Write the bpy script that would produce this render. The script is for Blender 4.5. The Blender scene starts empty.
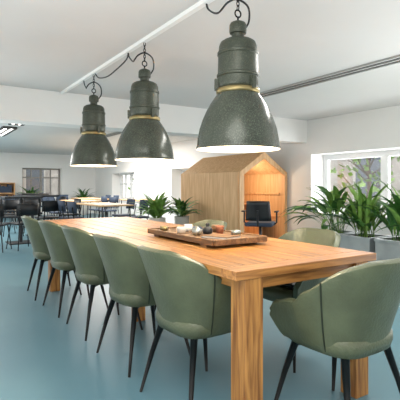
import bpy, bmesh, math, random
from mathutils import Vector, Matrix
random.seed(4)
sc=bpy.context.scene
try:
    sc.view_settings.view_transform='Standard'
except Exception: pass
COL=sc.collection
# ---------------------------------------------------------------- materials
def L(c): # srgb 0-255 -> linear
    out=[]
    for v in c:
        v/=255.0
        out.append(v/12.92 if v<=0.04045 else ((v+0.055)/1.055)**2.4)
    return (*out,1)
def newmat(name):
    m=bpy.data.materials.new(name); m.use_nodes=True
    nt=m.node_tree; b=nt.nodes['Principled BSDF']
    return m,nt,b
def simple(name,c,rough=.5,metal=0,var=.06,scale=8,bump=0,emit=None,es=0,spec=.5,speck=None,wear=None):
    m,nt,b=newmat(name)
    tc=nt.nodes.new('ShaderNodeTexCoord'); n=nt.nodes.new('ShaderNodeTexNoise')
    n.inputs['Scale'].default_value=scale; n.inputs['Detail'].default_value=4
    nt.links.new(tc.outputs['Object'],n.inputs['Vector'])
    r=nt.nodes.new('ShaderNodeValToRGB'); lc=L(c)
    r.color_ramp.elements[0].position=.3; r.color_ramp.elements[1].position=.7
    r.color_ramp.elements[0].color=(*[v*(1-var) for v in lc[:3]],1)
    r.color_ramp.elements[1].color=(*[min(1,v*(1+var)) for v in lc[:3]],1)
    nt.links.new(n.outputs['Fac'],r.inputs['Fac'])
    colout=r.outputs['Color']
    if speck:
        n3=nt.nodes.new('ShaderNodeTexNoise'); n3.inputs['Scale'].default_value=150; n3.inputs['Detail'].default_value=3
        nt.links.new(tc.outputs['Object'],n3.inputs['Vector'])
        r3=nt.nodes.new('ShaderNodeValToRGB'); r3.color_ramp.elements[0].position=.48; r3.color_ramp.elements[1].position=.76
        r3.color_ramp.elements[0].color=(0,0,0,1); r3.color_ramp.elements[1].color=(1,1,1,1)
        nt.links.new(n3.outputs['Fac'],r3.inputs['Fac'])
        mx=nt.nodes.new('ShaderNodeMixRGB'); mx.inputs['Color2'].default_value=L(speck)
        nt.links.new(r3.outputs['Color'],mx.inputs['Fac']); nt.links.new(colout,mx.inputs['Color1']); colout=mx.outputs['Color']
    if wear:
        n4=nt.nodes.new('ShaderNodeTexNoise'); n4.inputs['Scale'].default_value=.9; n4.inputs['Detail'].default_value=5; n4.inputs['Roughness'].default_value=.6
        nt.links.new(tc.outputs['Object'],n4.inputs['Vector'])
        r4=nt.nodes.new('ShaderNodeValToRGB'); r4.color_ramp.elements[0].position=.4; r4.color_ramp.elements[1].position=.75
        r4.color_ramp.elements[0].color=(0,0,0,1); r4.color_ramp.elements[1].color=(.25,.25,.25,1)
        nt.links.new(n4.outputs['Fac'],r4.inputs['Fac'])
        mx=nt.nodes.new('ShaderNodeMixRGB'); mx.inputs['Color2'].default_value=L(wear)
        nt.links.new(r4.outputs['Color'],mx.inputs['Fac']); nt.links.new(colout,mx.inputs['Color1']); colout=mx.outputs['Color']
    nt.links.new(colout,b.inputs['Base Color'])
    b.inputs['Roughness'].default_value=rough
    b.inputs['Metallic'].default_value=metal
    b.inputs['Specular IOR Level'].default_value=spec
    if bump:
        bp=nt.nodes.new('ShaderNodeBump'); bp.inputs['Strength'].default_value=bump; bp.inputs['Distance'].default_value=.01
        n2=nt.nodes.new('ShaderNodeTexNoise'); n2.inputs['Scale'].default_value=scale*12
        nt.links.new(tc.outputs['Object'],n2.inputs['Vector'])
        nt.links.new(n2.outputs['Fac'],bp.inputs['Height']); nt.links.new(bp.outputs['Normal'],b.inputs['Normal'])
    if emit:
        b.inputs['Emission Color'].default_value=L(emit); b.inputs['Emission Strength'].default_value=es
    return m
def wood(name,c1,c2,axis='Y',rough=.4,scale=5,plank=0,plank_axis=0):
    m,nt,b=newmat(name)
    tc=nt.nodes.new('ShaderNodeTexCoord'); mp=nt.nodes.new('ShaderNodeMapping')
    s=[9,9,9]; s['XYZ'.index(axis)]=.7; mp.inputs['Scale'].default_value=s
    nt.links.new(tc.outputs['Object'],mp.inputs['Vector'])
    n=nt.nodes.new('ShaderNodeTexNoise'); n.inputs['Scale'].default_value=scale; n.inputs['Detail'].default_value=6; n.inputs['Distortion'].default_value=.6
    vec=mp.outputs['Vector']
    if plank:
        sx=nt.nodes.new('ShaderNodeSeparateXYZ'); nt.links.new(tc.outputs['Object'],sx.inputs[0])
        mu=nt.nodes.new('ShaderNodeMath'); mu.operation='MULTIPLY'; mu.inputs[1].default_value=plank
        nt.links.new(sx.outputs[plank_axis],mu.inputs[0])
        ad0=nt.nodes.new('ShaderNodeMath'); ad0.operation='ADD'; ad0.inputs[1].default_value=3.5
        nt.links.new(mu.outputs[0],ad0.inputs[0])
        fl=nt.nodes.new('ShaderNodeMath'); fl.operation='FLOOR'; nt.links.new(ad0.outputs[0],fl.inputs[0])
        wn=nt.nodes.new('ShaderNodeTexWhiteNoise'); wn.noise_dimensions='1D'; nt.links.new(fl.outputs[0],wn.inputs['W'])
        ad=nt.nodes.new('ShaderNodeVectorMath'); ad.operation='ADD'
        nt.links.new(mp.outputs['Vector'],ad.inputs[0])
        sc2=nt.nodes.new('ShaderNodeVectorMath'); sc2.operation='SCALE'; sc2.inputs['Scale'].default_value=20
        nt.links.new(wn.outputs['Color'],sc2.inputs[0]); nt.links.new(sc2.outputs[0],ad.inputs[1]); vec=ad.outputs[0]
    nt.links.new(vec,n.inputs['Vector'])
    r=nt.nodes.new('ShaderNodeValToRGB')
    r.color_ramp.elements[0].position=.34; r.color_ramp.elements[1].position=.66
    r.color_ramp.elements[0].color=L(c1); r.color_ramp.elements[1].color=L(c2)
    nt.links.new(n.outputs['Fac'],r.inputs['Fac'])
    if plank:
        hs=nt.nodes.new('ShaderNodeHueSaturation')
        mr=nt.nodes.new('ShaderNodeMapRange'); mr.inputs['To Min'].default_value=.78; mr.inputs['To Max'].default_value=1.15
        nt.links.new(wn.outputs['Value'],mr.inputs['Value']); nt.links.new(mr.outputs[0],hs.inputs['Value'])
        nt.links.new(r.outputs['Color'],hs.inputs['Color']); nt.links.new(hs.outputs['Color'],b.inputs['Base Color'])
    else: nt.links.new(r.outputs['Color'],b.inputs['Base Color'])
    b.inputs['Roughness'].default_value=rough
    bp=nt.nodes.new('ShaderNodeBump'); bp.inputs['Strength'].default_value=.15; bp.inputs['Distance'].default_value=.004
    nt.links.new(n.outputs['Fac'],bp.inputs['Height']); nt.links.new(bp.outputs['Normal'],b.inputs['Normal'])
    return m
M={}
M['wall']=simple('wall_paint',(234,233,230),.9,var=.015,scale=2,bump=.05)
M['ceil']=simple('ceiling_paint',(214,213,211),.95,var=.015,scale=2)
M['floor']=simple('floor_teal',(101,139,152),.36,var=.04,scale=1.1,wear=(124,156,166))
M['table']=wood('table_oak',(128,80,38),(200,142,78),'Y',.34,plank=1/.13857,plank_axis=0)
M['tablex']=wood('table_oak_end',(134,84,40),(196,136,74),'X',.36)
M['tablez']=wood('table_oak_leg',(128,78,34),(198,140,74),'Z',.42)
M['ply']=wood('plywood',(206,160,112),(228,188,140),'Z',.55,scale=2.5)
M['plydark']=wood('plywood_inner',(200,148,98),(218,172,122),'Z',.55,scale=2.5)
M['traywood']=wood('tray_wood',(90,64,42),(142,106,70),'Y',.6)
M['leather']=simple('chair_olive_leather',(91,97,73),.36,var=.20,scale=7,bump=.25)
M['seam']=simple('chair_seam',(40,47,32),.6)
M['metal']=simple('dark_metal',(36,36,36),.38,.7)
M['black']=simple('black_plastic',(24,25,28),.45)
M['navy']=simple('navy_fabric',(54,66,84),.8,bump=.1)
M['lampout']=simple('lamp_enamel',(63,68,59),.24,.15,var=.2,scale=10,bump=.03,speck=(96,102,88))
M['lamptop']=simple('lamp_housing',(60,65,55),.36,.25,var=.26,scale=14,bump=.08,speck=(94,97,82))
M['zincring']=simple('lamp_ring_metal',(170,172,165),.3,.9)
M['brass']=simple('lamp_brass_band',(156,140,98),.35,.8)
M['lampin']=simple('lamp_inner_enamel',(252,244,228),.5,emit=(255,234,200),es=1.0)  # emission puts the bulb's glow into the enamel itself
M['bulb']=simple('bulb',(255,240,210),.4,emit=(255,225,175),es=14)
M['tube']=simple('fluorescent_tube',(255,255,250),.4,emit=(255,252,244),es=5)
M['zinc']=simple('zinc_planter',(150,156,156),.4,.4,var=.1)
M['white']=simple('white_paint',(238,238,236),.5,var=.01)
M['paper']=simple('paper',(205,202,194),.7,var=.02)
M['vent']=simple('vent_dark',(60,60,58),.7)
M['ventrim']=simple('vent_rim',(166,166,162),.5,.2)
M['leaf1']=simple('leaf_green',(58,102,42),.45,var=.3,scale=14)
M['leaf2']=simple('leaf_light',(118,156,72),.45,var=.25,scale=14)
M['soil']=simple('soil',(60,44,32),.95,bump=.4)
M['pot']=simple('pot_white',(204,202,196),.5)
M['terra']=simple('terracotta',(150,92,66),.7)
M['screen']=simple('screen',(30,34,40),.15)
M['frame']=simple('window_frame_paint',(228,229,229),.5,var=.01)
M['framed']=simple('window_frame_grey',(140,136,130),.5)
M['ext']=simple('house_render',(168,164,160),.9,var=.12,scale=3)
M['exttrim']=simple('house_trim',(186,184,180),.8)
M['extroof']=simple('house_roof',(126,104,96),.9,var=.2)
M['extwin']=simple('house_glass',(96,106,118),.2)
M['bark']=simple('bark',(94,80,68),.9)
M['grass']=simple('outdoor_ground',(150,152,144),.9)
m,nt,b=newmat('glass'); b.inputs['Base Color'].default_value=(1,1,1,1)
tr=nt.nodes.new('ShaderNodeBsdfTransparent'); gl=nt.nodes.new('ShaderNodeBsdfGlossy'); gl.inputs['Roughness'].default_value=.02
mx=nt.nodes.new('ShaderNodeMixShader'); mx.inputs[0].default_value=.06
nt.links.new(tr.outputs[0],mx.inputs[1]); nt.links.new(gl.outputs[0],mx.inputs[2])
nt.links.new(mx.outputs[0],nt.nodes['Material Output'].inputs['Surface']); M['glass']=m
# ---------------------------------------------------------------- helpers
def empty(name,loc=(0,0,0),rz=0):
    e=bpy.data.objects.new(name,None); e.location=loc; e.rotation_euler=(0,0,rz); COL.objects.link(e); e.empty_display_size=.1; return e
def obj(name,bm,mat,parent=None,smooth=False,loc=None,bevel=0,seg=2):
    me=bpy.data.meshes.new(name); bmesh.ops.recalc_face_normals(bm,faces=bm.faces); bm.to_mesh(me); bm.free()
    o=bpy.data.objects.new(name,me); COL.objects.link(o)
    me.materials.append(M[mat] if isinstance(mat,str) else mat)
    if smooth:
        for p in me.polygons: p.use_smooth=True
    if parent: o.parent=parent
    if loc: o.location=loc
    if bevel:
        bv=o.modifiers.new('bevel','BEVEL'); bv.width=bevel; bv.segments=seg; bv.limit_method='ANGLE'
    return o
def box(bm,x0,x1,y0,y1,z0,z1,mat=None):
    vs=[bm.verts.new((x,y,z)) for x in(x0,x1) for y in(y0,y1) for z in(z0,z1)]
    if mat is not None:
        for v in vs: v.co=mat@v.co
    for f in((0,1,3,2),(4,6,7,5),(0,4,5,1),(2,3,7,6),(0,2,6,4),(1,5,7,3)): bm.faces.new([vs[i] for i in f])
def boxes(name,lst,mat,parent=None,bevel=0,loc=None):
    bm=bmesh.new()
    for l in lst: box(bm,*l)
    return obj(name,bm,mat,parent,bevel=bevel,loc=loc)
def lathe(bm,prof,seg=32,c=(0,0,0),closed_top=False):
    rings=[]
    for r,z in prof:
        rings.append([bm.verts.new((c[0]+r*math.cos(2*math.pi*i/seg),c[1]+r*math.sin(2*math.pi*i/seg),c[2]+z)) for i in range(seg)])
    for a,b in zip(rings,rings[1:]):
        for i in range(seg): bm.faces.new((a[i],a[(i+1)%seg],b[(i+1)%seg],b[i]))
    return rings
def tube(bm,pts,rad,seg=10,cap=True):
    pts=[Vector(p) for p in pts]; n=len(pts)
    if not hasattr(rad,'__len__'): rad=[rad]*n
    rings=[]
    up=None
    for i,p in enumerate(pts):
        t=(pts[min(i+1,n-1)]-pts[max(i-1,0)]).normalized()
        if up is None:
            a=Vector((0,0,1)) if abs(t.z)<.9 else Vector((1,0,0))
            up=(a-t*a.dot(t)).normalized()
        else:
            up=(up-t*up.dot(t)).normalized()
        s=t.cross(up)
        rings.append([bm.verts.new(p+(up*math.cos(2*math.pi*k/seg)+s*math.sin(2*math.pi*k/seg))*rad[i]) for k in range(seg)])
    for a,b in zip(rings,rings[1:]):
        for k in range(seg): bm.faces.new((a[k],a[(k+1)%seg],b[(k+1)%seg],b[k]))
    if cap:
        bm.faces.new(rings[0]); bm.faces.new(rings[-1][::-1])
def spline(P,n=6):
    pts=[]
    for i in range(len(P)-1):
        a=P[max(i-1,0)];b_=P[i];c=P[i+1];d=P[min(i+2,len(P)-1)]
        for j in range(n):
            t=j/n
            pts.append(.5*((2*b_)+(c-a)*t+(2*a-5*b_+4*c-d)*t*t+(3*b_-a-3*c+d)*t**3))
    pts.append(P[-1]); return pts
def sm(a,b,x):
    t=max(0,min(1,(x-a)/(b-a))); return t*t*(3-2*t)
# ---------------------------------------------------------------- room
RX=6.23; BY=17.5; H=2.37; LX=-5.0; FY=-3.0; T=.45
boxes('floor',[(LX,RX+T,FY,BY+T,-.1,0)],'floor')
boxes('ceiling',[(LX,RX+T,FY,BY+T,H,H+.15)],'ceil')
def wall_with_openings(name,fixed,along0,along1,ops,axis):
    lst=[]; cur=along0
    def add(a0,a1,z0,z1):
        if axis=='Y': lst.append((fixed,fixed+T,a0,a1,z0,z1))
        else: lst.append((a0,a1,fixed,fixed+T,z0,z1))
    for a0,a1,z0,z1 in sorted(ops):
        add(cur,a0,0,H); add(a0,a1,0,z0); add(a0,a1,z1,H); cur=a1
    add(cur,along1,0,H)
    boxes(name,lst,'wall')
RW=[(3.0,5.75,.62,1.72),(9.5,11.1,.55,1.62),(13.7,15.7,.5,1.6)]
BW=[(3.37,4.85,.68,1.82)]
wall_with_openings('wall_right',RX,FY,BY+T,RW,'Y')
wall_with_openings('wall_back',BY,LX,RX,BW,'X')
boxes('trim_beam',[(LX,RX,5.85,6.2,1.95,H)],'wall')
boxes('baseboard_right',[(RX-.02,RX,FY,6.3,0,.1),(RX-.02,RX,8.7,BY,0,.1)],'white')
boxes('baseboard_back',[(LX,RX-.02,BY-.02,BY,0,.1)],'white')
def window(name,axis,fixed,a0,a1,z0,z1,mull,transom,mat,fw=.06):
    e=empty(name,(0,0,0))
    def bx(a,b,c,d,t0,t1):
        return (t0,t1,a,b,c,d) if axis=='Y' else (a,b,t0,t1,c,d)
    t0,t1=fixed,fixed+.07
    l=[bx(a0,a0+fw,z0,z1,t0,t1),bx(a1-fw,a1,z0,z1,t0,t1),bx(a0+fw,a1-fw,z0,z0+fw,t0,t1),bx(a0+fw,a1-fw,z1-fw,z1,t0,t1)]
    for mm,w in mull: l.append(bx(mm-w/2,mm+w/2,z0+fw,z1-fw,t0+.005,t1-.005))
    for tz,w in transom: l.append(bx(a0+fw,a1-fw,tz-w/2,tz+w/2,t0+.01,t1-.01))
    boxes('frame',l,mat,e)
    boxes('pane',[bx(a0+fw,a1-fw,z0+fw,z1-fw,t0+.03,t0+.036)],'glass',e)
    return e
w1=window('window_1','Y',RX+.34,3.0,5.75,.62,1.72,[(4.45,.14)],[],'frame',.10)
w2=window('window_2','Y',RX+.32,9.5,11.1,.55,1.62,[(10.3,.08)],[(1.3,.04)],'frame')
w3=window('window_3','Y',RX+.32,13.7,15.7,.5,1.6,[(14.7,.1),(14.2,.04),(15.2,.04)],[(1.2,.04)],'frame')
w4=window('window_4','X',BY+.25,3.37,4.85,.68,1.82,[(4.11,.08),(3.75,.04),(4.48,.04)],[(1.45,.05)],'framed')
boxes('windowsill_board',[(RX-.05,RX+.34,3.0,5.75,.62,.645)],'white')
bm=bmesh.new(); box(bm,1.60,1.64,-1.5,5.85,H-.03,H); 
obj('ceiling_track',bm,'white')
def vent(x,y0,y1,name='ceiling_vent'):
    e=empty(name,(x,y0,H))
    boxes('rim',[(-.10,-.075,0,y1-y0,-.02,0),(.075,.10,0,y1-y0,-.02,0),(-.012,.012,0,y1-y0,-.02,0),(-.1,.1,-.02,0,-.02,0),(-.1,.1,y1-y0,y1-y0+.02,-.02,0)],'ventrim',e)
    boxes('slot',[(-.075,-.012,0,y1-y0,-.008,0),(.012,.075,0,y1-y0,-.008,0)],'vent',e)
vent(3.94,1.0,5.6); vent(3.94,8.0,11.5)
def strip(x,y0,y1):
    e=empty('fluorescent_ceiling_strip',(x,y0,H)); D=y1-y0
    boxes('housing',[(-.14,-.11,0,D,-.05,0),(.11,.14,0,D,-.05,0),(-.11,.11,0,.02,-.05,0),(-.11,.11,D-.02,D,-.05,0),(-.11,.11,.02,D-.02,-.012,0),(-.012,.012,.02,D-.02,-.05,-.012)],'vent',e)
    bm=bmesh.new()
    for sx in(-.06,.06): tube(bm,[(sx,.04,-.032),(sx,D-.04,-.032)],.016,8)
    obj('tubes',bm,'tube',e)
strip(1.65,7.6,9.2); strip(1.65,9.8,11.4)
# ---------------------------------------------------------------- dining table
tb=empty('dining_table',(1.625,3.17,0))
hx=.485; hy=1.695
bm=bmesh.new(); nP=7; w=2*hx/nP
for i in range(nP): box(bm,-hx+i*w+.002,-hx+(i+1)*w-.002,-hy+.11,hy-.11,.72,.76)
obj('top_planks',bm,'table',tb,bevel=.002)
boxes('breadboard_ends',[(-hx,hx,-hy,-hy+.107,.72,.76),(-hx,hx,hy-.107,hy,.72,.76)],'tablex',tb,bevel=.003)
ix=.05
boxes('apron_long',[(-hx+ix+.02,-hx+ix+.045,-hy+.09,hy-.09,.665,.719),(hx-ix-.045,hx-ix-.02,-hy+.09,hy-.09,.665,.719)],'table',tb)
boxes('apron_short',[(-hx+ix+.08,hx-ix-.08,-hy+.03,-hy+.055,.665,.719),(-hx+ix+.08,hx-ix-.08,hy-.055,hy-.03,.665,.719)],'tablex',tb)
k=0
for sx in(-1,1):
    for sy in(-1,1):
        k+=1
        x0=sx*(hx-.06-ix); y0=sy*(hy-.06)
        boxes('leg_%d'%k,[(x0-.052,x0+.052,y0-.052,y0+.052,0,.719)],'tablez',tb,bevel=.004)
boxes('leg_5',[(-.1,-.01,.15,.24,0,.719)],'tablez',tb,bevel=.004)
# ---------------------------------------------------------------- dining chair
def chair_meshes():
    out=[]
    bm=bmesh.new(); NS=56; NV=10
    def surf(s,v):
        a=abs(s)
        top=.815-.03*sm(.12,.3,a)-.175*sm(.24,.62,a)-.03*sm(.66,.92,a)-.035*sm(.93,1.0,a)
        bot=.40+.01*sm(.6,1,a)
        w=.185+.09*v**.8; b=.17+.09*v**.9+.045*v*v*(1-sm(.1,.6,a)); fr=.18+.06*v-.03*sm(.7,1,v)
        if a<.5:
            ph=a/.5*math.pi/2
            x=w*math.sin(ph)**.8 if ph>0 else 0; y=-b*max(0,math.cos(ph))**.8
        else:
            x=w-.02*v*sm(.5,1,a); y=fr*(a-.5)/.5
        return Vector((math.copysign(x,s),y,bot+(top-bot)*v))
    grid=[]
    for i in range(NS+1):
        s=-1+2*i/NS
        grid.append([bm.verts.new(surf(s,j/NV)) for j in range(NV+1)])
    for i in range(NS):
        for j in range(NV): bm.faces.new((grid[i][j],grid[i+1][j],grid[i+1][j+1],grid[i][j+1]))
    bm.normal_update()
    me=bpy.data.meshes.new('shell'); bm.to_mesh(me); bm.free()
    for p in me.polygons: p.use_smooth=True
    me.materials.append(M['leather']); out.append(me)
    bm=bmesh.new()
    for s in(-.40,.40):
        for sg in(.018,-.018):
            pts=[]
            for j in range(10):
                p=surf(s,j/9); c=Vector((0,-.02,p.z)); d=(p-c).normalized(); pts.append(p+d*sg)
            tube(bm,pts,.004,6)
    me2=bpy.data.meshes.new('seams'); bm.to_mesh(me2); bm.free(); me2.materials.append(M['seam']); out.append(me2)
    bm=bmesh.new(); seg=28
    def ring(r,z,fy):
        vs=[]
        for i in range(seg):
            a=2*math.pi*i/seg; c=math.cos(a); s=math.sin(a)
            x=math.copysign(abs(c)**.55,c)*.2*r; y=math.copysign(abs(s)**.55,s)*.205*r+.01+fy
            vs.append(bm.verts.new((x,y,z)))
        return vs
    R=[ring(.8,.375,0),ring(.98,.385,0),ring(1.03,.42,0),ring(1.02,.455,0),ring(.92,.475,0),ring(.5,.482,0)]
    for a,b in zip(R,R[1:]):
        for i in range(seg): bm.faces.new((a[i],a[(i+1)%seg],b[(i+1)%seg],b[i]))
    bm.faces.new(R[0][::-1]); bm.faces.new(R[-1])
    bmesh.ops.recalc_face_normals(bm,faces=bm.faces)
    me3=bpy.data.meshes.new('seat'); bm.to_mesh(me3); bm.free()
    for p in me3.polygons: p.use_smooth=True
    me3.materials.append(M['leather']); out.append(me3)
    bm=bmesh.new()
    for sx in(-1,1):
        for sy in(-1,1):
            tube(bm,[(sx*.15,sy*.14,.385),(sx*.19,sy*.18,.22),(sx*.235,sy*.225,0)],[.019,.014,.008],8)
    tube(bm,[(-.15,-.14,.37),(.15,.14,.37)],.012,8); tube(bm,[(.15,-.14,.368),(-.15,.14,.368)],.012,8)
    me4=bpy.data.meshes.new('legs'); bm.to_mesh(me4); bm.free()
    for p in me4.polygons: p.use_smooth=True
    me4.materials.append(M['metal']); out.append(me4)
    return out
CM=chair_meshes()
def dining_chair(x,y,face_deg,i):
    e=empty('dining_chair',(x,y,0),math.radians(face_deg))
    for nm,me in zip(('shell','seams','seat','legs'),CM):
        o=bpy.data.objects.new(nm,me); COL.objects.link(o); o.parent=e
        if nm=='shell':
            so=o.modifiers.new('solid','SOLIDIFY'); so.thickness=.034; so.offset=0
            bv=o.modifiers.new('bev','BEVEL'); bv.width=.012; bv.segments=3; bv.limit_method='ANGLE'; bv.angle_limit=math.radians(50)
    return e
for i,(x,y,a) in enumerate([(1.27,1.96,-87),(1.265,2.63,-87),(1.26,3.35,-90),(1.24,4.03,-88),(1.22,4.70,-93),
        (1.70,1.385,2),(2.13,2.14,92),(1.97,3.2,90)]):
    e=dining_chair(x,y,a,i)
    if i==6:
        boxes('seat_pad',[(-.17,.17,-.15,.17,.482,.515)],'black',e,bevel=.014)
# ---------------------------------------------------------------- pendant lamps
def pendant(x,y,swag=None):
    e=empty('pendant_lamp',(x,y,1.345))
    outer=[(.250,0),(.252,.012),(.247,.02),(.243,.06),(.232,.12),(.214,.175),(.190,.23),(.165,.275),(.143,.308),(.125,.333)]
    inner=[(.115,.331),(.135,.305),(.157,.272),(.182,.227),(.206,.172),(.225,.118),(.237,.06),(.242,.01),(.250,0)]
    bm=bmesh.new(); lathe(bm,outer,48); obj('shade',bm,'lampout',e,True)
    bm=bmesh.new(); r=lathe(bm,inner,48); bm.faces.new(r[0]); obj('reflector',bm,'lampin',e,True)
    bm=bmesh.new(); lathe(bm,[(.118,.331),(.130,.334),(.132,.345),(.130,.360),(.112,.366)],40); obj('ring',bm,'brass',e,True)
    bm=bmesh.new()
    lathe(bm,[(.108,.364),(.118,.372),(.122,.385),(.122,.43),(.128,.435),(.128,.447),(.122,.452),(.119,.56),(.124,.565),(.124,.58),(.117,.585),(.114,.62),(.105,.642),(.085,.655),(.045,.663),(.038,.67),(.038,.695),(.05,.698),(.052,.71),(.052,.745),(.045,.76),(.02,.772),(.001,.775)],40)
    for a in range(3):
        an=a*2*math.pi/3+.6
        mt=Matrix.Rotation(an,4,'Z')
        box(bm,.118,.142,-.012,.012,.35,.42,mt)
    obj('housing',bm,'lamptop',e,True).modifiers.new('es','EDGE_SPLIT').split_angle=math.radians(40)
    bm=bmesh.new(); top=H-1.345-.03
    pts=[(.022*math.sin(t),0,.795+.022-.022*math.cos(t)) for t in [i*2*math.pi/14 for i in range(15)]]
    tube(bm,[(0,0,.77),(0,0,.80)],.006,6); tube(bm,pts,.005,6,False)
    z=.835; k=0
    while z<top-.02:
        ax=k%2
        pts=[]
        for i in range(13):
            t=i*2*math.pi/12; dx=.009*math.sin(t); dz=.017-.017*math.cos(t)
            pts.append((dx if ax else 0,0 if ax else dx,z+dz))
        tube(bm,pts,.0032,5,False); z+=.026; k+=1
    obj('chain',bm,'metal',e,True)
    bm=bmesh.new()
    P=[Vector(p) for p in((.05,0,.73),(.085,.0,.79),(.07,-.01,.87),(.02,.03,.92),(-.03,.06,.90),(-.045,.10,.87),(-.03,.16,.87),(-.01,.24,.90),(0,.32,top-.04),(0,.34,top+.005))]
    tube(bm,spline(P),.0065,6)
    if swag:
        P=[Vector(p) for p in((0,.34,top+.003),(0,.38,top-.05),(-.02,.55,top-.10),(-.02,.8,top-.12),(0,swag-.12,top-.07),(0,swag,top+.003))]
        tube(bm,spline(P),.0065,6)
    obj('cable',bm,'black',e,True)
    bm=bmesh.new(); bmesh.ops.create_uvsphere(bm,u_segments=20,v_segments=12,radius=.05,matrix=Matrix.Translation((0,0,.20))); 
    lathe(bm,[(.03,.24),(.03,.331)],16); obj('bulb',bm,'bulb',e,True)
    ld=bpy.data.lights.new('lamp_light','POINT'); ld.energy=17; ld.color=(1,.86,.66); ld.shadow_soft_size=.05
    lo=bpy.data.objects.new('lamp_light',ld); COL.objects.link(lo); lo.parent=e; lo.location=(0,0,.12)
pendant(1.625,2.08); pendant(1.625,3.36,1.22); pendant(1.625,4.62)
# ---------------------------------------------------------------- tray on table
tr=empty('serving_tray',(1.65,2.5,.76),math.radians(0))
boxes('board',[(-.2+i*.1,-.2+i*.1+.094,-.42,.42,.025,.042) for i in range(4)],'traywood',tr,bevel=.003)
boxes('battens',[(-.2,.194,-.34,-.27,0,.025),(-.2,.194,.27,.34,0,.025)],'traywood',tr,bevel=.003)
boxes('rim',[(-.215,-.2,-.42,.42,.018,.052),(.194,.21,-.42,.42,.018,.052),(-.2,.194,-.435,-.42,.018,.052),(-.2,.194,.42,.435,.018,.052)],'traywood',tr,bevel=.003)
TZ=.8025
e=empty('menu_booklet',(1.60,2.22,TZ),.3); boxes('pages',[(-.07,.07,-.1,.1,0,.012)],'paper',e,bevel=.002); boxes('cover',[(-.072,.072,-.102,.102,.012,.015)],'traywood',e)
e=empty('menu_booklet',(1.74,2.78,TZ),-.4); boxes('pages',[(-.07,.07,-.1,.1,0,.01)],'paper',e,bevel=.002); boxes('cover',[(-.072,.072,-.102,.102,.01,.013)],'navy',e)
def small(name,prof,mat,x,y):
    bm=bmesh.new(); lathe(bm,prof,24); obj(name,bm,mat,None,True,loc=(x,y,TZ))
small('lidded_jar',[(.001,0),(.03,0),(.035,.01),(.034,.035),(.02,.045),(.01,.05),(.014,.06),(.012,.072),(.001,.075)],'black',1.66,2.46)
small('ceramic_bowl',[(.001,0),(.03,0),(.036,.03),(.034,.04),(.031,.04),(.028,.01),(.001,.008)],'pot',1.54,2.60)
small('candle_tin',[(.001,0),(.03,0),(.032,.03),(.001,.034)],'zincring',1.78,2.30)
small('spice_tin',[(.001,0),(.028,0),(.03,.04),(.026,.05),(.001,.052)],'traywood',1.77,2.52)
small('tealight_holder',[(.001,0),(.028,0),(.03,.03),(.001,.032)],'brass',1.52,2.82)
small('espresso_cup',[(.001,0),(.018,0),(.028,.02),(.03,.05),(.027,.05),(.02,.01),(.001,.008)],'white',1.63,2.66)
small('terracotta_pot',[(.001,0),(.022,0),(.03,.045),(.032,.055),(.027,.055),(.024,.04),(.001,.038)],'terra',1.72,2.40)
small('sugar_bowl',[(.001,0),(.024,0),(.034,.02),(.03,.04),(.012,.05),(.006,.06),(.001,.062)],'zincring',1.55,2.42)
# ---------------------------------------------------------------- plywood booth
bx0,bx1,by0,by1=5.0,6.19,6.4,8.47; ez=1.39; pz=1.78; t=.04
bo=empty('plywood_house_booth',(bx0,by0,0)); W=bx1-bx0; D=by1-by0
boxes('side_panels',[(0,t,0,D,0,ez),(W-t,W,0,D,0,ez)],'ply',bo)
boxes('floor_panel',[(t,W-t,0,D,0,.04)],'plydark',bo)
def prism(name,pts,y0,y1,mat,par):
    bm=bmesh.new(); a=[bm.verts.new((x,y0,z)) for x,z in pts]; b=[bm.verts.new((x,y1,z)) for x,z in pts]; n=len(pts)
    bm.faces.new(a); bm.faces.new(b[::-1])
    for i in range(n): bm.faces.new((a[i],a[(i+1)%n],b[(i+1)%n],b[i]))
    return obj(name,bm,mat,par)
prism('roof_left',[(0,ez),(W/2,pz),(W/2,pz-.05),(.04,ez-.02)],-.02,D,'ply',bo)
prism('roof_right',[(W,ez),(W/2,pz),(W/2,pz-.05),(W-.04,ez-.02)],-.02,D,'ply',bo)
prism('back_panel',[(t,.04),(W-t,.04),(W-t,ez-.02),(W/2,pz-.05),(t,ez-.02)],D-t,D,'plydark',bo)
prism('front_gable_left',[(0,0),(.10,0),(.10,ez-.05),(W/2,pz-.13),(W/2,pz),(0,ez)],-.06,-.02,'ply',bo)
prism('front_gable_right',[(W,0),(W-.06,0),(W-.06,ez-.06),(W/2,pz-.13),(W/2,pz),(W,ez)],-.06,-.02,'ply',bo)
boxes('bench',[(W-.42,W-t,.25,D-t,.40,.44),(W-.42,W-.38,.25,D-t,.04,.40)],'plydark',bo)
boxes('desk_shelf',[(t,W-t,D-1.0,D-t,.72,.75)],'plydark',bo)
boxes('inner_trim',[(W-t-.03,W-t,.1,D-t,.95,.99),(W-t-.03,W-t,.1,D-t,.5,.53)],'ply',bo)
boxes('monitor',[(.38,.98,D-.75,D-.72,.84,1.20),(.64,.72,D-.74,D-.70,.75,.86),(.56,.80,D-.82,D-.65,.75,.76)],'screen',bo,bevel=.004)
lx,ly=W/2-.1,D*.25
bm=bmesh.new(); lathe(bm,[(.09,0),(.05,.08),(.012,.10)],20,c=(lx,ly,1.42)); tube(bm,[(lx,ly,1.52),(lx,ly,1.66)],.005,6); obj('booth_lamp',bm,'brass',bo,True)
bm=bmesh.new(); bmesh.ops.create_uvsphere(bm,u_segments=16,v_segments=10,radius=.05,matrix=Matrix.Translation((lx,ly,1.41))); obj('booth_bulb',bm,'bulb',bo,True)
ld=bpy.data.lights.new('booth_light','POINT'); ld.energy=20; ld.color=(1,.84,.62); ld.shadow_soft_size=.06
lo=bpy.data.objects.new('booth_light',ld); COL.objects.link(lo); lo.parent=bo; lo.location=(lx,ly,1.32)
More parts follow.
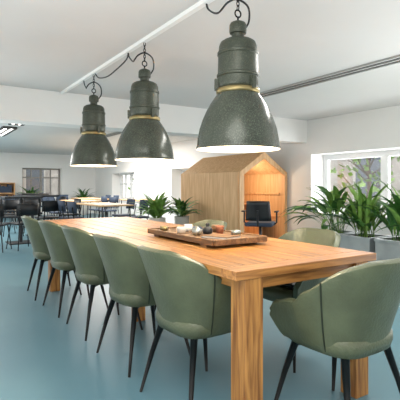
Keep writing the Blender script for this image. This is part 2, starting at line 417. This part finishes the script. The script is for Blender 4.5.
# ---------------------------------------------------------------- office chair
def office_chair(x,y,rz):
    e=empty('office_chair',(x,y,0),rz)
    bm=bmesh.new()
    for i in range(5):
        a=i*2*math.pi/5; tube(bm,[(0,0,.1),(.28*math.cos(a),.28*math.sin(a),.07)],[.025,.015],8)
        bmesh.ops.create_uvsphere(bm,u_segments=10,v_segments=8,radius=.03,matrix=Matrix.Translation((.28*math.cos(a),.28*math.sin(a),.03)))
    tube(bm,[(0,0,.08),(0,0,.44)],.025,12); obj('base',bm,'black',e,True)
    boxes('seat',[(-.24,.24,-.23,.24,.44,.51)],'navy',e,bevel=.03)
    bm=bmesh.new(); N=8
    g=[]
    for i in range(N+1):
        u=-1+2*i/N; g.append([bm.verts.new((u*.22*(1-.12*v),-.25+.06*u*u-.05*v,.54+.33*v)) for v in [j/5 for j in range(6)]])
    for i in range(N):
        for j in range(5): bm.faces.new((g[i][j],g[i+1][j],g[i+1][j+1],g[i][j+1]))
    o=obj('backrest',bm,'black',e,True); s=o.modifiers.new('s','SOLIDIFY'); s.thickness=.04
    bm=bmesh.new(); tube(bm,[(0,0,.45),(0,-.27,.46),(0,-.29,.72)],.018,8)
    for sx in(-1,1): tube(bm,[(sx*.2,0,.45),(sx*.28,0,.5),(sx*.28,0,.68)],.014,8); box(bm,sx*.28-.03,sx*.28+.03,-.12,.12,.68,.70)
    obj('arms',bm,'black',e,False)
office_chair(4.98,5.75,math.radians(-50))
# ---------------------------------------------------------------- plants
def leaves(bm,n,Lr,wr,spread,base=(0,0,0),r0=.05,stem=0.0,area=None,droop=(7,13)):
    for i in range(n):
        az=random.uniform(0,2*math.pi); Ln=random.uniform(*Lr); w=random.uniform(*wr)
        el=math.radians(random.uniform(*spread)); 
        bxp=Vector(base)+Vector((random.uniform(-1,1)*(area[0] if area else r0),random.uniform(-1,1)*(area[1] if area else r0),0))
        d=Vector((math.cos(az),math.sin(az),0)); side=Vector((-math.sin(az),math.cos(az),0))
        p=bxp.copy(); prev=None; N=9; e2=el
        for k in range(N+1):
            u=k/N
            if u<stem: ww=.004
            else:
                q=(u-stem)/(1-stem); ww=max(.0015,w*math.sin(math.pi*min(1,q**.75))*(1-.15*q))
            upn=Vector((0,0,1))*math.cos(e2)-d*math.sin(e2)
            row=[bm.verts.new(p-side*ww+upn*ww*.35),bm.verts.new(p),bm.verts.new(p+side*ww+upn*ww*.35)]
            if prev:
                bm.faces.new((prev[0],prev[1],row[1],row[0])); bm.faces.new((prev[1],prev[2],row[2],row[1]))
            prev=row
            p=p+(d*math.cos(e2)+Vector((0,0,1))*math.sin(e2))*(Ln/N)
            e2-=math.radians(random.uniform(*droop))*(.5+u)
def plant(name,loc,pot,n,Lr,wr,spread,stem=0,mat='leaf1',n2=0):
    e=empty(name,loc); r,h=pot
    bm=bmesh.new(); rr=lathe(bm,[(r*.75,0),(r*.8,.005),(r,h),(r*.93,h),(r*.9,h-.03)],28); bm.faces.new(rr[0]); obj('pot',bm,'pot',e,True)
    bm=bmesh.new(); rr=lathe(bm,[(r*.9,h-.03),(.001,h-.025)],28); obj('soil',bm,'soil',e)
    bm=bmesh.new(); leaves(bm,n,Lr,wr,spread,(0,0,h-.03),r*.4,stem); obj('foliage',bm,mat,e,True)
    if n2:
        bm=bmesh.new(); leaves(bm,n2,Lr,wr,spread,(0,0,h-.03),r*.4,stem); obj('foliage_light',bm,'leaf2',e,True)
plant('potted_palm',(4.0,7.7,0),(.17,.5),34,(.5,.75),(.035,.06),(35,88),.1,'leaf2',20)
plant('potted_palm',(4.62,7.8,0),(.16,.5),28,(.4,.65),(.035,.055),(35,88),.1,'leaf1',18)
def zinc_planter(name,x,y,specs,h=.5,s=.22):
    tp=empty(name,(x,y,0))
    boxes('box',[(-s,s,-s,-s+.02,0,h),(-s,s,s-.02,s,0,h),(-s,-s+.02,-s+.02,s-.02,0,h),(s-.02,s,-s+.02,s-.02,0,h),(-s+.02,s-.02,-s+.02,s-.02,0,h-.05)],'zinc',tp)
    boxes('lip',[(-s-.012,-s,-s-.012,s+.012,h-.03,h),(s,s+.012,-s-.012,s+.012,h-.03,h),(-s,s,-s-.012,-s,h-.03,h),(-s,s,s,s+.012,h-.03,h)],'zinc',tp)
    boxes('soil',[(-s+.02,s-.02,-s+.02,s-.02,h-.05,h-.03)],'soil',tp)
    for i,(n,Lr,wr,sp,st,mt,dr) in enumerate(specs):
        bm=bmesh.new(); leaves(bm,n,Lr,wr,sp,(0,0,h-.04),0,st,(s*.45,s*.45),dr); obj('foliage_%d'%(i+1),bm,mt,tp,True)
zinc_planter('potted_peace_lily',4.85,4.04,[(36,(.65,1.1),(.04,.07),(38,86),.45,'leaf1',(9,14)),(24,(.6,1.0),(.035,.055),(50,88),.45,'leaf2',(8,13))])
zinc_planter('potted_spider_plant',4.8,3.52,[(34,(.65,.95),(.022,.036),(58,89),.1,'leaf2',(6,11)),(14,(.5,.85),(.04,.06),(50,85),.4,'leaf1',(8,12))])
zinc_planter('potted_dracaena',4.8,3.0,[(26,(.6,1.0),(.03,.05),(50,88),.2,'leaf1',(7,12)),(18,(.6,.9),(.025,.045),(60,88),.1,'leaf2',(5,10))])
zinc_planter('potted_peace_lily',4.8,2.48,[(26,(.6,.9),(.045,.07),(40,85),.4,'leaf1',(8,13))])
# ---------------------------------------------------------------- cafe furniture
def cafe_chair(x,y,rz,mat='black',sh=.46,bh=.82):
    e=empty('cafe_chair',(x,y,0),rz)
    bm=bmesh.new()
    for sx in(-1,1):
        for sy in(-1,1): tube(bm,[(sx*.16,sy*.16,sh-.02),(sx*.21,sy*.21,0)],[.012,.009],6)
        tube(bm,[(sx*.17,-.17,sh-.02),(sx*.18,-.22,bh-.1)],.011,6)
    obj('legs',bm,'metal',e)
    boxes('seat',[(-.21,.21,-.2,.21,sh-.02,sh+.02)],mat,e,bevel=.015)
    bm=bmesh.new(); g=[]
    for i in range(9):
        u=-1+i/4; g.append([bm.verts.new((u*.21,-.22+.07*u*u-.03*v,sh+.14+(bh-sh-.14)*v)) for v in(0,.5,1)])
    for i in range(8):
        for j in range(2): bm.faces.new((g[i][j],g[i+1][j],g[i+1][j+1],g[i][j+1]))
    o=obj('backrest',bm,mat,e,True); s=o.modifiers.new('s','SOLIDIFY'); s.thickness=.02
def cafe_table(x,y,w,d,h=.75,mat='ply',name='cafe_table'):
    e=empty(name,(x,y,0)); boxes('top',[(-w/2,w/2,-d/2,d/2,h-.03,h)],mat,e,bevel=.004)
    bm=bmesh.new()
    for sx in(-1,1):
        for sy in(-1,1): tube(bm,[(sx*(w/2-.06),sy*(d/2-.06),h-.03),(sx*(w/2-.04),sy*(d/2-.04),0)],.014,6)
    obj('legs',bm,'metal',e)
def bar_table(x,y,h=.92):
    e=empty('bar_table',(x,y,0)); boxes('top',[(-.35,.35,-.35,.35,h-.035,h)],'black',e,bevel=.005)
    bm=bmesh.new(); tube(bm,[(0,0,.02),(0,0,h-.03)],.03,12); obj('stem',bm,'black',e)
    boxes('foot',[(-.25,.25,-.25,.25,0,.02)],'black',e,bevel=.004)
cafe_table(3.35,8.9,.7,1.5); 
for yy in(8.5,9.2): cafe_chair(2.72,yy,-1.57,'navy'); cafe_chair(3.98,yy+.1,1.57,'navy')
bar_table(2.35,10.3); bar_table(1.75,9.2); bar_table(2.7,12.6)
for (x,y,r) in[(1.15,8.3,-.5),(1.62,8.3,.3),(1.0,9.4,-1.2),(1.75,10.2,2.8),(2.35,9.5,.2),(3.05,10.3,1.6),(2.4,11.2,3),(1.7,11.2,-1),(2.0,12.5,-1.5),(2.7,13.5,3.1),(3.4,12.75,1.6)]: cafe_chair(x,y,r)
cafe_table(3.7,11.6,.7,1.4,.74,'ply'); cafe_table(4.6,13.5,.7,1.6,.74,'ply'); cafe_table(5.2,11.0,.7,1.4)
for (x,y,r) in[(3.05,11.2,-1.57),(3.05,11.9,-1.57),(4.35,11.3,1.57),(4.35,12.0,1.57),(3.95,13.2,-1.57),(3.95,13.9,-1.57),(5.25,13.3,1.57),(5.25,14.,1.57),(3.6,14.8,0),(4.3,15.3,3.1),(2.9,15.3,-.4),(2.3,14.3,1.0)]: cafe_chair(x,y,r,'navy')
plant('potted_palm',(3.55,16.9,0),(.18,.6),24,(.5,.8),(.03,.045),(45,88),.1,'leaf1',12)
plant('potted_palm',(5.5,16.9,0),(.18,.5),24,(.5,.8),(.03,.045),(45,88),.1,'leaf1',12)
se=empty('bookshelf',(2.45,17.28,0))
boxes('carcass',[(-.6,-.56,-.17,.17,0,1.25),(.56,.6,-.17,.17,0,1.25)]+[(-.56,.56,-.17,.17,z,z+.03) for z in(.05,.45,.85,1.22)]+[(-.56,.56,.15,.17,.08,1.22)],'plydark',se)
bm=bmesh.new()
for z in(.48,.88,.08):
    x=-.54
    while x<.48:
        w_=random.uniform(.03,.06); box(bm,x,x+w_-.004,-.12,.08,z,z+random.uniform(.2,.32)); x+=w_
        if random.random()<.15: x+=.1
obj('books',bm,'navy',se)
# ---------------------------------------------------------------- exterior
boxes('outdoor_ground',[(RX+T,40,-15,45,-.3,-.12),(LX-10,RX+T,BY+T,45,-.3,-.12)],'grass')
def house(x0,x1,y0,y1,h,faces):
    e=empty('neighbour_house',(x0,y0,-.12)); 
    boxes('walls',[(0,x1-x0,0,y1-y0,0,h)],'ext',e)
    prism('roof',[(-.2,h),((x1-x0)/2,h+1.8),(x1-x0+.2,h)],-.2,y1-y0+.2,'extroof',e)
    l=[];f=[]
    yy=.8
    while yy<y1-y0-1.6:
        for z in(.9,3.4):
            l.append((-.03,0,yy,yy+1.3,z,z+1.5)); f+= [(-.05,-.03,yy-.08,yy,z-.08,z+1.58),(-.05,-.03,yy+1.3,yy+1.38,z-.08,z+1.58),(-.05,-.03,yy,yy+1.3,z+1.5,z+1.58),(-.05,-.03,yy,yy+1.3,z-.08,z)]
        yy+=3.4
    xx=.8
    while xx<x1-x0-1.2:
        l.append((xx,xx+.9,-.03,0,.8,2.2)); f+=[(xx-.08,xx,-.05,-.03,.72,2.28),(xx+.9,xx+.98,-.05,-.03,.72,2.28),(xx,xx+.9,-.05,-.03,2.2,2.28)]
        xx+=2.
    boxes('glazing',l,'extwin',e); boxes('window_trim',f,'exttrim',e)
house(13,19,1,26,5.5,0); house(-2,9,24,29,4.5,0)
def tree(x,y,nl=160):
    e=empty('garden_tree',(x,y,-.12)); bm=bmesh.new(); tube(bm,[(0,0,0),(.05,0,1.2),(0,.05,2.6)],[.08,.06,.04],8)
    for i in range(14):
        a=random.uniform(0,6.28); z=random.uniform(.8,2.3); l=random.uniform(.5,1.2)
        tube(bm,[(0,0,z),(l*.5*math.cos(a),l*.5*math.sin(a),z+l*.35),(l*math.cos(a),l*math.sin(a),z+l*.9)],[.03,.015,.006],5)
    obj('trunk',bm,'bark',e)
    bm=bmesh.new()
    for i in range(nl):
        a=random.uniform(0,6.28); r=random.uniform(.2,1.3); z=random.uniform(1.,3.4)
        c=Vector((r*math.cos(a),r*math.sin(a),z)); q=Matrix.Rotation(random.uniform(0,6),3,(random.random(),random.random(),random.random()+.1))
        vs=[bm.verts.new(c+q@Vector(v)) for v in((-.05,-.09,0),(.05,-.09,0),(.05,.09,.02),(-.05,.09,0))]; bm.faces.new(vs)
    obj('foliage',bm,'leaf2',e)
tree(10.5,7.6,220); tree(9.5,19.5); tree(10,17)
# ---------------------------------------------------------------- lights / world
w=bpy.data.worlds.new('World'); sc.world=w; w.use_nodes=True
bg=w.node_tree.nodes['Background']; bg.inputs[0].default_value=(1,.985,.96,1); bg.inputs[1].default_value=1.6
sd=bpy.data.lights.new('sun','SUN'); sd.energy=2.5; sd.angle=.05; so=bpy.data.objects.new('sun',sd); COL.objects.link(so); so.rotation_euler=(0,math.radians(-38),math.radians(10))
def area(name,loc,rot,sx,sy,en,col=(1,.97,.93)):
    ld=bpy.data.lights.new(name,'AREA'); ld.shape='RECTANGLE'; ld.size=sx; ld.size_y=sy; ld.energy=en; ld.color=col
    o=bpy.data.objects.new(name,ld); COL.objects.link(o); o.location=loc; o.rotation_euler=rot; return o
area('ceiling_fill',(3.2,2.6,H-.03),(0,0,0),.3,1.6,34)  # added fill lamps below the ceiling, not fixtures of the room
area('ceiling_fill',(0,.3,H-.02),(0,0,0),2.0,2.0,50)
area('ceiling_fill',(4.6,12,H-.02),(0,0,0),1.2,4,210)
area('ceiling_fill',(0.3,12,H-.02),(0,0,0),1.5,4,250)
area('upward_fill',(-1.2,.5,.5),(math.pi,0,0),2,3,150)  # unseen fill lamps aimed up, added to brighten the ceiling
area('upward_fill',(-1.5,8,.5),(math.pi,0,0),2,4,240)
area('upward_fill',(4.6,1.0,.3),(math.pi,0,0),2,2,90)
# daylight entering through the big window on the right
area('window_daylight',(RX+.6,4.35,1.25),(0,math.radians(90),0),.95,2.4,60,(.95,.98,1))
# ---------------------------------------------------------------- camera
cd=bpy.data.cameras.new('camera'); cam=bpy.data.objects.new('camera',cd); COL.objects.link(cam)
cd.sensor_width=36; cd.lens=437/400*36; cd.shift_y=-14/400; cd.clip_end=200
cam.location=(0,0,1.126); cam.rotation_euler=(math.radians(90),0,-math.atan2(.545,.838))
sc.camera=cam
